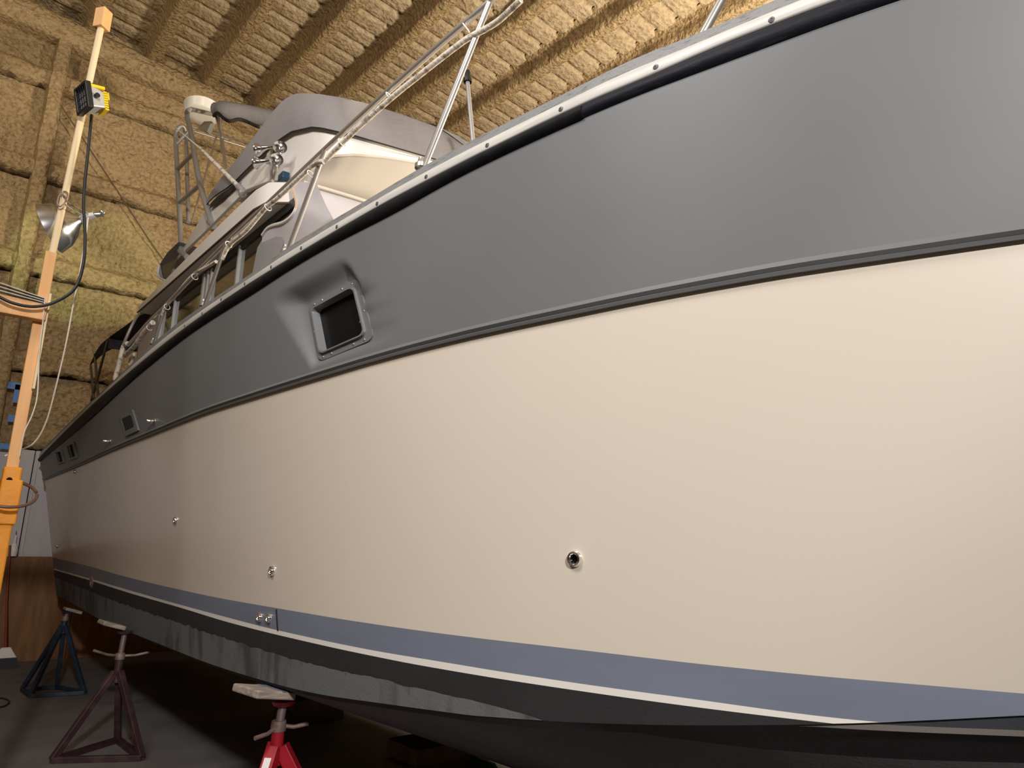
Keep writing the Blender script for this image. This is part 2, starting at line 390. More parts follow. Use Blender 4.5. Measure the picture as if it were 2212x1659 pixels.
# topside skin
def mixrow(a, b, t, bulge=0): return [p.lerp(q, t) + Vector((-bulge, 0, 0)) for p, q in zip(a, b)]
rCH = row(ZF['CH'], YST['CH'], 0, -.62); rWB = row(zc('WB'), YST['WB'], 0, -.62); rSB = row(zc('SB'), YST['SB'], 0, -.63); rST = row(zc('ST'), YST['ST'], 0, -.65)
rKN = row(ZF['KN'], YST['KN'], 0, -1.38)
topside = loft('hull_topside', [mixrow(rST, rKN, t/8) for t in range(9)], M_cream)
rMID = mixrow(rCH, rWB, .5)
def wfrac(y): return float(np.interp(y, [1.74, 1.8, 1.97, 2.25, 2.6, 4, 9, 11.2], [.0, .14, .34, .45, .54, .64, .68, .70])) + (.05*nz(y*9, 1, 1) + .03*nz(y*31, 2, 1))*smooth((y-1.75)/.3)
ia = [i for i, p in enumerate(rCH) if p.y > 1.70]
loft('bottom_paint_band', [mixrow(rCH, rWB, t) for t in (0, .25, .5, .75, 1)], M_black)
iy = np.linspace(1.74, 11.14, 260); wr0, wr1, wrm = [], [], []
for y in iy:
    z0, z1 = float(ZF['CH'](y)), float(ZF['WB'](y)); f_ = max(0, wfrac(y))
    wr0.append(hp(y, z0 + .001, .003)); wrm.append(hp(y, z0 + (z1-z0)*f_*.5, .003)); wr1.append(hp(y, z0 + (z1-z0)*f_, .003))
loft('worn_paint', [wr0, wrm, wr1], M_worn)
loft('waterline_stripe', [rWB, rSB], M_white)
loft('boot_stripe', [rSB, mixrow(rSB, rST, .5), rST], M_blue)
# chine flat and bottom
def inner_x(y, z): return xw(y) + np.interp(y, [-.6, .4, .75, 1.2, 1.7], [.3, .4, .28, .12, 0.02])
rI = []; rK = []
for p in rCH:
    y = p.y; w = float(np.interp(y, [-.6, .4, .75, 1.2, 1.7], [.3, .38, .28, .12, .02]))
    rI.append(Vector((min(XC, p.x + w), y, p.z - float(np.interp(y, [.3, .9, 1.5, 2.2], [.20, .12, .03, .02])))))
    rK.append(Vector((XC, y, float(np.interp(y, [-.6, .3, 1.5, 3.4, 5, 7, 12], [.85, .52, .33, .235, .215, .215, .24])))))
cf = [mixrow(rCH, rI, t/6) for t in range(7)]
loft('chine_flat', cf, M_black)
# waterline paint carried on across the chine flat at the bow
def band_on_flat(z_hi, z_lo, m, name):
    A, B = [], []
    for c, i in zip(rCH, rI):
        if c.y > 1.15 or c.y < -.3: continue
        hi, lo = min(c.z, z_hi(c.y)), min(c.z, z_lo(c.y)); dz = max(c.z - i.z, 1e-4)
        for L_, z in ((A, hi), (B, lo)):
            t = min(1, (c.z - z)/dz); L_.append(c.lerp(i, t) + Vector((-.004, 0, -.004)))
    loft(name, [A, B], m)
zsb = lambda y: float(1.08 + .012*y + .012); zwb = lambda y: float(1.08 + .012*y - .008)
band_on_flat(lambda y: 9., zsb, M_blue, 'boot_stripe'); band_on_flat(zsb, zwb, M_white, 'waterline_stripe')
botm = loft('hull_bottom', [mixrow(rI, rK, t/6) for t in range(7)], mat('bottom_paint_lighter', (.07, .071, .075), .8, c2=(.10, .102, .103), scale=1.7, detail=7, bump=.12, bscale=90))  # hull bottom in a lighter tone than the band above the chine
# grey band with the moulded window pocket
_c = [hit(px, py, of) for px, py, of in ((810,738,.012), (690,778,-.012), (776,606,-.022), (668,654,-.045))]   # frame corners br, bl, tr, tl
VW0 = (_c[0][2] + _c[1][2])/2; VW1 = (_c[2][2] + _c[3][2])/2; WW = ((_c[1][1] - _c[0][1]) + (_c[3][1] - _c[2][1]))/2; WY0 = _c[0][1]; WSH = ((_c[2][1] - _c[0][1]) + (_c[3][1] - _c[1][1]))/2
def uv(y, z): v = (z - VW0)/(VW1 - VW0); return (y - (WY0 + WSH*v))/WW, v
def depth(y, z):
    u, v = uv(y, z)
    if not (-.3 < u < 2.2 and -.4 < v < 1.7): return 0.
    pl = .008 + .034*min(1, max(0, v)) + .024*min(1.1, max(0, u))
    vt = 1 - smooth((v - 1.02)/.34); ua = 1 - smooth((u - 1.0)/(.10 + .36*min(1.15, max(0, v))))
    uf = smooth((u + .07 - .12*max(0, v - .85))/(.08 + .25*max(0, v - .85))); vb = smooth((v + .10)/.11)
    return pl*vt*ua*uf*vb
SP = sorted(set(list(S) + list(np.linspace(2.55, 3.75, 90))))
ssp = np.array(SP); NV = 46
rows = []
for j in range(NV + 1):
    t = j/NV; rr = []
    for s0 in ssp:
        s = (s0 - S[0])/(S[-1] - S[0])
        ya = -1.38 + s*(YST['KN'] + 1.38); yb = -1.7 + s*(YST['RB'] + 1.7)
        y = ya + (yb - ya)*t
        z0, z1 = float(ZF['KN'](y)) + .008, float(ZF['RB'](y)) + .02; z = z0 + (z1 - z0)*t
        # proud lower lip over the cream topside
        p = hp(y, z, .020 - depth(y, z)); p.x = min(p.x, XC); rr.append(p)
    rows.append(rr)
lip0 = [hp(p.y, p.z - .008, .016) if p.x < XC-.02 else p.copy() for p in rows[0]]; lip1 = [hp(p.y, p.z - .008, -.01) if p.x < XC-.02 else p.copy() for p in rows[0]]
lipm = [hp(p.y, p.z + .028, .028) if p.x < XC-.02 else p.copy() for p in rows[0]]
g = MB(); n_ = len(ssp); vs = [p for r_ in rows for p in r_]; fs = []
for j in range(NV):
    for i in range(n_ - 1):
        c = (rows[j][i] + rows[j+1][i+1])/2; u, v = uv(c.y, c.z)
        if .10 < u < .925 and .10 < v < .885: continue
        fs.append((j*n_+i, j*n_+i+1, (j+1)*n_+i+1, (j+1)*n_+i))
g.add(vs, fs); g.grid([lip1, lip0, rows[0]])
MB().grid(mirror([lip1, lip0] + rows[::6] + [rows[-1]])).build('hull_band', M_grey, boat, 50)
band = g.build('hull_band', M_grey, boat, 50); band['label'] = 'grey band along the upper hull with a moulded window pocket'
# bead moulded along the foot of the band
bead = [[], [], []]
for p in rows[0]:
    y = p.y; z = p.z
    for k_, (dz, of) in enumerate(((.004, .021), (.014, .030), (.030, .021))):
        q = hp(y, z + dz, of); q.x = min(q.x, XC); bead[k_].append(q)
loft('band_bead', bead, M_grey)
# window in the pocket
def wp(u, v, off):
    z = VW0 + v*(VW1 - VW0); y = WY0 + WSH*v + u*WW
    return hp(y, z, .020 - depth(y, min(max(z, VW0+.02), VW1-.01)) + off)
def rrect(u0, u1, v0, v1, r, n=5):
    out = []
    for cu, cv, a0 in ((u1-r, v1-r, 0), (u0+r, v1-r, 90), (u0+r, v0+r, 180), (u1-r, v0+r, 270)):
        for i in range(n + 1):
            a = math.radians(a0 + 90*i/n); out.append((cu + r*math.cos(a), cv + r*math.sin(a)))
    return out
win = MB()
rings = [(rrect(-.0, 1.0, -.0, 1.0, .12), .0), (rrect(-.0, 1.0, -.0, 1.0, .12), .007), (rrect(.08, .94, .09, .90, .10), .007), (rrect(.085, .935, .095, .895, .10), .018), (rrect(.105, .915, .115, .875, .09), .018), (rrect(.14, .89, .115, .86, .08), -.022)]
win.grid([[wp(u, v, of) for u, v in ring] for ring, of in rings], closed=True)
wframe = win.build('window_frame', M_grey, boat, 40); wframe['label'] = 'grey moulded frame of the hull window'
gl = MB(); ring = [wp(u, v, -.022) for u, v in rrect(.14, .89, .11, .86, .08)]; gl.add(ring, [tuple(range(len(ring)))])
gl.build('window_pane', M_blackglass, wframe)
scm = MB().lathe([(0, .004), (.004, .0035), (.006, .001), (.006, -.004)], (0, 0, 0), (0, 0, 1), 10).mesh('screw', M_chrome, 40)
for u, v in ((.14, .045), (.32, .045), (.72, .045), (.88, .045), (.12, .95), (.3, .95), (.7, .95), (.86, .95), (.04, .45), (.97, .5)):
    inst('screw', scm, wp(u, v, .008), wframe, Vector((0, 0, 1)).rotation_difference(hn(3, 2.6)))
# rub rail
rRB = row(ZF['RB'], YST['RB'], .012); rSK = row(ZF['SK'], YST['SK'], .014)
def offrow(fz, yend, off): return row(fz, yend, off)
zmix = lambda a, b, t: (lambda y: float(ZF[a](y))*(1-t) + float(ZF[b](y))*t)
ends = lambda rows_: [[*r_] for r_ in rows_]
rub_rows = [row(zmix('RB','SK',0.02), 11.55, -.005), rRB, row(zmix('RB','SK',.10), 11.56, .026), row(zmix('RB','SK',.35), 11.57, .036), row(zmix('RB','SK',.65), 11.58, .035), row(zmix('RB','SK',.78), 11.59, .026), row(zmix('RB','SK',.84), 11.59, .026), row(zmix('RB','SK',.96), 11.59, .022), row(zmix('RB','SK',1.), 11.6, .004)]
rub = loft('rub_rail', rub_rows, M_rub, sm=60)
slv = []
for t, of in ((.03, .01), (.05, .030), (.35, .044), (.62, .042), (.74, .034), (.74, .01)):
    f_ = zmix('RB', 'SK', t); slv.append([hp(y, f_(y), of) for y in np.r_[np.linspace(1.515, 3, 30), np.linspace(3.1, 11.55, 70)]])
sl = MB().grid(slv); sl.f.append(tuple(j*100 for j in range(6)))
sl.build('rub_rail_sleeve', M_sleeve, rub, 60)
strip_rows = [row(zmix('SK','CT',0.), 11.6, .006), row(zmix('SK','CT',.04), 11.6, .016), row(zmix('SK','CT',.10), 11.6, .018), row(zmix('SK','CT',.47), 11.6, .015), row(zmix('SK','CT',.51), 11.6, .010), row(zmix('SK','CT',.52), 11.6, -.012)]
strip = loft('rail_strip', strip_rows, M_strip, sm=50)
strip['label'] = 'pale aluminium strip with screws above the black rub rail'
loft('gunwale', [row(zmix('SK','CT',.50), 11.6, -.012), row(zmix('SK','CT',.57), 11.6, .002), row(zmix('SK','CT',.64), 11.6, .003), row(zmix('SK','CT',.69), 11.6, -.003), row(zmix('SK','CT',.95), 11.61, .000), row(ZF['CT'], 11.62, -.006), row(lambda y: float(ZF['CT'](y)) + .006, 11.62, -.05), row(lambda y: float(ZF['CT'](y)) - .05, 11.6, -.08)], M_ledge, sm=50)
scm2 = MB().lathe([(0, .002), (.0035, .001), (.004, .003), (.009, .002), (.010, 0), (.010, -.004)], (0, 0, 0), (0, 0, 1), 12).mesh('screw', mat('dull_screw', (.16, .155, .15), .5, .6), 40)
for px, py in ((1667,43),(1417,145),(1212,236),(1053,314),(921,382),(815,440),(728,490),(651,536),(586,577),(529,613),(478,647),(437,677),(399,704)):
    q = hit(px, py, .017); inst('screw', scm2, q + np.array([-.001, 0, 0]), strip, Vector((0, 0, 1)).rotation_difference(hn(q[1], q[2])))
# stern end cap, transom, decks
tr = [rCH[-1], rWB[-1], rSB[-1], rST[-1], rKN[-1], rRB[-1], Vector((1.06, 11.6, float(ZF['CT'](11.6)))) ]
trm = MB(); full = [rK[-1]] + tr; full = full + [Vector((2*XC - p.x, p.y, p.z)) for p in full[::-1][:-1]]
trm.add(full, [tuple(range(len(full)))]); trm.build('transom', M_cream, boat)
dk = [[], []]
for y in np.linspace(-1.5, 11.55, 60):
    z = float(ZF['CT'](y)) - .07; x = min(XC - .01, float(sx(y, z)) + .05); dk[0].append(Vector((x, y, z))); dk[1].append(Vector((2*XC - x, y, z)))
MB().grid(dk).build('deck', M_house, boat)
# rub rail stern end
e_ = [r_[-1] for r_ in rub_rows + strip_rows[1:]] + [hp(11.62, float(ZF['CT'](11.62)), -.02)]
MB().add(e_, [tuple(range(len(e_)))]).build('rub_rail_end', M_alu, rub)

# ---- fittings on the hull
q0_, q1_ = hit(598, 1316), hit(601, 1362); q0_ = hp(q0_[1], q0_[2], .002); q1_ = hp(q1_[1], q1_[2], .002)
MB().beam(q0_, q1_, .012, .004, (1, 0, 0)).build('stripe_seam', M_blkpl, boat)
def fitting(px, py, r, name='through_hull_fitting', m=M_chrome, hole=.5):
    q = hit(px, py); o = hp(q[1], q[2], 0); n = hn(q[1], q[2])
    prof = [(r*1.0, -.004), (r, .006), (r*.86, .014), (r*.66, .016), (r*hole*1.1, .013), (r*hole, .004), (r*hole*.9, -.0)]
    fo = MB().lathe(prof, o, n, 24).build(name, m, boat, 40)
    MB().lathe([(r*hole, .002), (0, .002)], o, n, 18).build('bore', M_blackglass, fo)
for a in ((1243,1207,.0255),(589,1233,.025),(380,1124,.025),(562,1333,.024),(582,1335,.024),(124,1180,.022),(162,1019,.020),(100,1024,.02)): fitting(*a)
fitting(199, 1258, .06, 'exhaust_ring', M_rust, .72)
for px, py in ((340, 910), (243, 953)):
    q = hit(px, py); n = hn(q[1], q[2])
    MB().lathe([(.026, 0), (.026, .006), (.018, .012), (.017, .05), (.012, .058), (0, .06)], hp(q[1], q[2], 0.02), n, 16).build('tank_vent', M_chrome, boat, 40)
def vent(pts, name, slats, frame):
    A = [hit(*p) for p in pts]                     # tl, tr, br, bl
    cs = [Vector(hp(q[1], q[2], .02)) for q in A]; n = hn(A[0][1], A[0][2])
    pt = lambda u, v: cs[0].lerp(cs[1], u).lerp(cs[3].lerp(cs[2], u), v)
    m = MB(); fr = rrect(0, 1, 0, 1, .06, 2); inr = rrect(frame[0], 1-frame[0], frame[1], 1-frame[1], .1, 2)
    m.grid([[pt(u, v) for u, v in fr], [pt(u, v) + n*.014 for u, v in fr], [pt(u, v) + n*.016 for u, v in inr], [pt(u, v) + n*.001 for u, v in inr]], closed=True)
    o = m.build(name, M_grey, boat, 40)
    b = MB(); b.add([pt(u, v) + n*.003 for u, v in inr], [tuple(range(len(inr)))]); b.build('vent_opening', M_blackglass, o)
    for k_ in range(slats):
        u = frame[0] + (1-2*frame[0])*(k_ + .5)/slats
        MB().beam(pt(u, frame[1]) + n*.008, pt(u, 1-frame[1]) + n*.008, .012, .02, n).build('louvre_slat', M_blkpl, o)
vent([(265,898),(294,884),(308,930),(279,943)], 'engine_vent', 5, (.14, .22))
vent([(148,962),(166,953),(174,988),(157,994)], 'stern_vent', 1, (.1, .12)); vent([(123,976),(138,971),(146,998),(131,1003)], 'stern_vent', 1, (.08, .1))

# ---- deckhouse
HX = 1.70
_rl = [P(px, py, X=1.552) for px, py in ((299,675),(359,619),(431,557),(494,501),(545,456),(612,400))]
_rf = np.polyfit([p.y for p in _rl], [p.z for p in _rl], 1)
def zr_low(y): return float(np.polyval(_rf, y)) - .008
def side(name, poly, m, x, th=.04, parent=boat, both=True):
    o = MB().prism([(x, y, z) for y, z in poly], (th, 0, 0)).build(name, m, parent)
    if both: MB().prism([(2*XC - x, y, z) for y, z in poly], (-th, 0, 0)).build(name, m, parent)
    return o
YA = P(311, 665, X=HX).y
ypil = P(350, 640, X=HX).y
side('deckhouse_side', [(YA, 2.95), (YA, zr_low(YA)+.02), (ypil, zr_low(ypil)+.02), (ypil, 2.95)], M_house, HX)
side('deckhouse_side', [(ypil, 2.95), (ypil, 3.12), (4.2, 3.12), (4.2, 2.95)], M_house, HX)
side('deckhouse_side', [(ypil, zr_low(ypil)-.06), (ypil, zr_low(ypil)+.02), (4.6, zr_low(4.6)+.02), (4.6, zr_low(4.6)-.06)], M_blkpl, HX)
MB().box((XC, YA, 3.55), (XC-HX, .02, .6)).build('deckhouse_bulkhead', M_house, boat)
by = [ypil, P(374, 680, X=HX).y, P(445, 610, X=HX).y, P(515, 560, X=HX).y, P(600, 470, X=HX).y, 4.35]
for a, b in zip(by[:-1], by[1:]):
    w = side('window_pane', [(a, 3.1), (a, zr_low(a)-.04), (b, zr_low(b)-.04), (b, 3.1)], M_glass, HX+.015, .01)
def bar(y, w, z0=3.1, x=HX-.012, m=M_alu, lean=0., nm='window_mullion'):
    z1 = zr_low(y)-.03
    MB().prism([(x, y, z0), (x, y-w, z0), (x, y-w-lean, z1), (x, y-lean, z1)], (.03, 0, 0)).build(nm, m, boat)
for y, w in ((by[0]+.03, .06), (by[0]-.10, .035), (by[1], .025), (by[2]+.10, .05), (by[2]-.02, .05), (by[2]-.14, .035), (by[3], .03)): bar(y, w)
# hardtop slab
ys_ = np.linspace(4.66, P(299, 675, X=1.56).y, 24)
hx_in = lambda y: .22*smooth((4.9 - y)/.24)
def ht(y): return 1.56
m = MB(); top = lambda y: zr_low(y) + .10 + .09*smooth((9.2 - y)/4.0)
rows = [[Vector((XC + sd*(XC - xx - hx_in(y)), y, zz)) for sd, xx, zz in ((-1, 1.58, zr_low(y)+.012), (-1, 1.555, zr_low(y)+.02), (-1, 1.55, top(y)-.015), (-1, 1.575, top(y)), (1, 1.575, top(y)), (1, 1.55, top(y)-.015), (1, 1.555, zr_low(y)+.02), (1, 1.58, zr_low(y)+.012))] for y in ys_]
m.grid(rows, closed=True); m.f.append(tuple(range(8))); m.f.append(tuple(range(len(m.v)-8, len(m.v))))
hardtop = m.build('hardtop', M_white, boat, 40)
MB().tube([(1.552 + hx_in(y), y, zr_low(y)+.008) for y in ys_], .010, 6).build('drip_edge', M_wire, hardtop)
# flybridge coaming (moulded shell)
FX = 1.74
def fly(px, py): q = P(px, py, X=FX); return (q.y, q.z)
topc = sorted([fly(*p) for p in ((405,520),(456,438),(514,392),(537,369),(610,303),(640,283))]); botc = sorted([fly(*p) for p in ((398,546),(444,500),(525,421),(589,391),(640,383),(690,352))])
zt_s = pchip([q[0] for q in topc], [q[1] for q in topc]); zb_s = pchip([q[0] for q in botc], [q[1] for q in botc])
# front: outline rounds the corner and runs across the boat
out = []   # (x, y, zb, zt)
yfc = topc[0][0]
for y in np.linspace(8.25, yfc + .02, 30): out.append((FX, y, float(zb_s(y)), float(zt_s(y))))
cor = [(1.755, 4.52), (1.79, 4.38), (1.86, 4.26), (1.98, 4.17), (2.15, 4.11), (2.4, 4.06), (2.7, 4.03), (3.0, 4.02)]
LT = [(600,312),(612,301),(645,280),(668,276),(700,279),(730,286),(762,293),(830,313),(940,345),(1000,364)]
LB = [(525,421),(589,391),(640,383),(665,366),(690,350),(722,338),(765,335),(830,340),(905,352),(1000,366)]
cpts = spline([(x, y, 0) for x, y in cor], 4)
for p in cpts: out.append((p.x, p.y, z_on(p.x, p.y, LB), z_on(p.x, p.y, LT)))
def shell(fr): return [Vector((x, y, zb + (zt - zb)*fr)) for x, y, zb, zt in out]
fb = loft('flybridge_coaming', [shell(t/5) for t in range(6)], M_white, sm=50)
fb['label'] = 'white flybridge coaming wrapping round the front of the hardtop'
# brow band: proud strip at the foot of the front
nb = len(out) - len(cpts); bb = [[], [], [], []]
for x, y, zb, zt in out[nb+2:]:
    dx, dy = (-.02, -.02)
    h = .36*smooth((x - 1.74)/.12)*(zt - zb)
    for k_, (z, o_) in enumerate(((zb-.004, .0), (zb-.004, 1.), (zb+h*.92, 1.), (zb+h, .0))): bb[k_].append(Vector((x + dx*o_, y + dy*o_, z)))
loft('brow_band', bb, M_white, fb, 30)
# underside of the brow
und = [[], []]
for x, y, zb, zt in out[nb-10:]:
    und[0].append(Vector((x, y, zb))); t = smooth((5.2 - y)/.8)
    und[1].append(Vector((max(x, 1.76), 4.57 if y < 4.57 else y, 4.13 if y < 4.57 else float(zb))))
loft('brow_underside', [mixrow(und[0], und[1], t/4) for t in range(5)], M_house, sm=50)
# windscreen cover: front and corner
tl = [Vector((1.73, 4.58, 4.12)), Vector((2.2, 4.50, 4.10)), Vector((3.0, 4.45, 4.08))]
bl = [Vector((1.73, 4.22, 3.0)), Vector((2.2, 3.98, 3.0)), Vector((3.0, 3.86, 3.0))]
cov = loft('windscreen_cover', [mixrow(spline(tl, 5), spline(bl, 5), t/6) for t in range(7)], M_lilac, sm=50)
cov['label'] = 'pale lilac-grey canvas cover over the windscreen'
MB().tube(spline([t_ + Vector((0, -.03, .0)) for t_ in tl], 5), .014, 6).build('cover_roll', M_house, cov, 40)
sc_ = [P(640,405,X=1.665), P(680,392,X=1.69), P(722,480,X=1.69), P(705,520,X=1.69), P(600,580,X=1.665), P(560,560,X=1.665), P(575,500,X=1.665)]
# side flap of the cover with its pale bound edge
edge = spline([P(628,392,X=1.672), P(634,415,X=1.66), P(641,440,X=1.645), P(633,463,X=1.64), P(612,480,X=1.64), P(582,490,X=1.65), P(567,508,X=1.66)], 5)
q1 = P(683,394,X=1.70); q2 = P(722,486,X=1.70); q3 = P(618,560,X=1.69); q4 = P(560,580,X=1.69)
fwd = spline([q1, q1.lerp(q2, .5), q2, q2.lerp(q3, .3), q2.lerp(q3, .6), q3, q4], 5)
loft('cover_side_panel', [mixrow(edge, fwd, t/5) for t in range(6)], M_lilac, cov, 50, both=False)
MB().tube(edge[:14], .012, 6).build('tan_piping', M_tan, cov, 40); MB().tube(edge[12:], .013, 6).build('white_piping', M_whitetrim, cov, 40)
lo = [P(560,525,X=1.685), P(553,560,X=1.685), P(548,590,X=1.685)]
MB().grid([[P(572,508,X=1.68), P(612,484,X=1.68), P(628,470,X=1.68)], [P(556,535,X=1.66), P(585,530,X=1.65), P(618,505,X=1.67)], [P(545,590,X=1.66), P(575,585,X=1.65), P(600,570,X=1.67)]]).build('clear_curtain', M_canvas, cov, 60)
# canvas over the flybridge helm
cv0, cv1 = [], []
tp = sorted([(P(*p, X=1.80).y, P(*p, X=1.80).z) for p in ((440,455),(483,381),(542,303),(583,249),(622,210))])
zcs = pchip([q[0] for q in tp], [q[1] for q in tp])
ztop = P(648, 201, X=1.90).z
LC = [(430,470),(456,432),(483,381),(542,303),(583,249),(606,221),(629,205),(648,201),(690,203),(740,211),(800,225),(880,251),(960,280),(1010,303),(1100,345)]
for i, (x, y, zb, zt) in enumerate(out):
    if i < nb:
        if y > 7.3: continue
        cv0.append(Vector((x-.025, y, zt - .012))); xx, yy = x + .07, y + .12
    else:
        t = smooth((x - FX)/.5); cv0.append(Vector((x - .02, y - .02, zt - .012))); xx, yy = x + .07 + .05*t, y + .12 + .45*t
    cv1.append(Vector((xx, yy, max(zt + .02, z_on(xx, yy, LC)))))
crows = []
for t in (0, .03, .25, .5, .75, .92, 1):
    crows.append([a.lerp(b, t) + Vector((-.035*math.sin(math.pi*t), -.02*math.sin(math.pi*t), 0)) for a, b in zip(cv0, cv1)])
for inn, dz in ((.04, .02), (.15, .035)): crows.append([p + Vector((inn, inn*(.6 if i > 20 else 0), dz)) for i, p in enumerate(cv1)])
cvs = loft('helm_cover', crows, M_canvas, sm=60)
last = crows[-1]; mm = MB().grid([last, [Vector((XC, p.y, p.z + .02)) for p in last], [Vector((2*XC - p.x, p.y, p.z)) for p in last]]); mm.build('cover_top', M_canvas, cvs, 60)
cvs['label'] = 'grey canvas cover over the flybridge helm'
MB().tube([p + Vector((-.004, 0, 0)) for p in cv0], .005, 6).build('cover_hem', M_black_c, cvs, 60)
MB().grid([[P(456,438,X=1.72), P(490,412,X=1.72), P(520,386,X=1.72)], [P(452,452,X=1.715), P(480,430,X=1.715), P(510,402,X=1.715)]]).build('cover_gap_shade', M_black_c, cvs)  # black sheet paints the shade in the gap under the canvas edge
# trim rails along the flybridge foot
MB().tube(spline([P(402,542,X=1.62), P(444,502,X=1.62), P(525,421,X=1.62), P(541,409,X=1.62), P(589,391,X=1.62)], 4), .012, 8).build('trim_rail', M_alu, boat, 40)
MB().tube(spline([P(470,500,X=1.6), P(520,450,X=1.6), P(575,400,X=1.6)], 3), .007, 6).build('trim_rail', M_alu, boat, 40)
MB().box(P(613, 383, X=1.70), (.03, .05, .03)).build('navigation_light', M_navy, boat, bevel=.01)
# horns
horn = MB(); c = P(580, 336, X=1.66)
hb = MB().box(c + Vector((.03, 0, 0)), (.03, .06, .05)).build('horn', M_chrome, boat, bevel=.012); hb['label'] = 'chrome air horn trumpets on the flybridge side'
bell = [(.052, .0), (.050, -.006), (.042, -.016), (.028, -.035), (.018, -.07), (.013, -.12), (.013, -.20)]
bell_in = [(.052, .0), (.046, -.008), (.034, -.02), (.02, -.045), (.012, -.06), (0, -.06)]
for px, py, s_ in ((605,318,1), (597,345,1), (556,323,-1), (553,352,-1)):
    o = P(px, py, X=1.62 if s_ > 0 else 1.60); ax = Vector((-.35, -.9*s_, -.06)) if s_ > 0 else Vector((-.45, .75, 0.02))
    MB().lathe(bell, o, ax, 22).lathe(bell_in, o, ax, 22).build('trumpet', M_chrome, hb, 50)
MB().beam(c + Vector((.02, 0, -.03)), c + Vector((.06, .05, -.16)), .02, .02).build('horn_bracket', M_alu, hb)
# antenna with ratchet mount
a0 = P(524, 412, X=1.62); a1 = P(432, 320, X=1.50); a2 = P(350, 252, X=1.40)
an = MB().tube([a0, a0.lerp(a1, .5), a1], [.022, .020, .016], 10).build('antenna', M_hose, boat, 40)
MB().tube([a1, a1.lerp(a2, .5), a2], [.008, .006, .004], 8).build('whip', M_whitetrim, an, 40)
MB().tube([a0 + Vector((.0, -.03, -.05)), a0, a0 + (a1-a0).normalized()*.12], .03, 10).ball(a0 + Vector((0, -.01, -.03)), .035).build('ratchet_mount', M_alu, an, 40)
# radar arch / boarding rail frame at the back of the flybridge
AX = 1.72
arch = MB().tube(spline([P(457,480,X=AX), P(431,392,X=AX), P(413,290,X=AX), P(404,250,X=AX), P(410,237,X=AX), P(430,240,X=AX+.2), P(456,246,X=AX+.45)], 5), .030, 10).build('radar_arch', M_alu, boat, 40)
def seg(name, a, b, rr, m=M_alu, xa=AX, xb=AX, par=None):
    return MB().tube([P(*a, X=xa), P(*a, X=xa).lerp(P(*b, X=xb), .5), P(*b, X=xb)], rr, 10).build(name, m, par or arch, 40)
seg('arch_leg', (379,290), (392,545), .028); seg('arch_leg', (402,292), (407,480), .024, xa=AX+.12, xb=AX+.12)
MB().tube(spline([P(379,300,X=AX), P(384,280,X=AX), P(395,272,X=AX+.05), P(403,290,X=AX+.12)], 5), .026, 10).build('arch_leg', M_alu, arch, 40)
seg('rung', (384,365), (417,332), .024); seg('rung', (386,440), (431,400), .024); seg('rung', (381,312), (405,285), .02, xb=AX+.1)
seg('arch_foot', (389,542), (404,555), .03); seg('arch_foot', (452,478), (462,488), .032)
seg('stay', (468,292), (414,482), .012, M_steel, AX+.35, AX+.05)
seg('stay', (464,232), (480,300), .026, M_steel, AX+.4, AX+.4); seg('stay', (480,300), (487,362), .02, M_steel, AX+.4, AX+.3)
seg('stay', (474,240), (479,330), .016, M_steel, AX+.4, AX+.4)
seg('cross_tube', (416,275), (535,309), .014, M_steel, AX+.3, AX+1.0); seg('cross_tube', (420,284), (530,318), .014, M_steel, AX+.3, AX+1.0)
br = MB().prism([P(441,262,X=2.0), P(457,262,X=2.05), P(447,284,X=2.05), P(428,276,X=2.0)], (.06, .05, 0)); br.build('bracket_plate', M_alu, arch)
# folded bimini in its boot and the white dome behind
sl_ = spline([P(466,236,X=2.10), P(490,238,X=2.2), P(540,247,X=2.45), P(610,262,X=2.8)], 5)
bo = MB().tube(sl_, [.09]*3 + [.115]*(len(sl_)-3), 12).build('bimini_boot', M_canvas, boat, 50)
MB().tube(spline([P(462,250,X=2.08), P(470,244,X=2.06), P(484,256,X=2.1), P(498,262,X=2.15), P(520,258,X=2.3), P(560,275,X=2.5)], 4), .022, 8).build('boot_trim', M_black_c, bo, 50)
dc = P(437, 236, X=2.2)
MB().lathe([(.0, .055), (.20, .05), (.245, .042), (.262, .03), (.255, .015), (.25, .01), (.245, -.10), (.22, -.12), (.1, -.125), (0, -.125)], dc, (0, .1, 1), 30).build('radar_dome', M_white, boat, 50)
# rolled side curtain at the back of the hardtop
rc = MB(); prof = [(386,522), (362,545), (344,572), (341,590), (345,600), (357,606)]
rc.grid([[P(px, py, X=1.66) for px, py in prof], [P(px, py, X=1.66) + Vector((.5, .05, 0)) for px, py in prof]])
rc.build('rolled_curtain', M_canvas, boat, 60)
MB().tube(spline([P(px, py, X=1.655) for px, py in prof[2:]], 4), .012, 6).build('curtain_edge', M_whitetrim, boat, 50)
rc2 = MB().grid([[P(386,555,X=1.68), P(365,566,X=1.68), P(346,572,X=1.68)], [P(378,570,X=1.68), P(370,590,X=1.68), P(357,604,X=1.68)]]); rc2.build('curtain_inside', M_blkpl, boat)
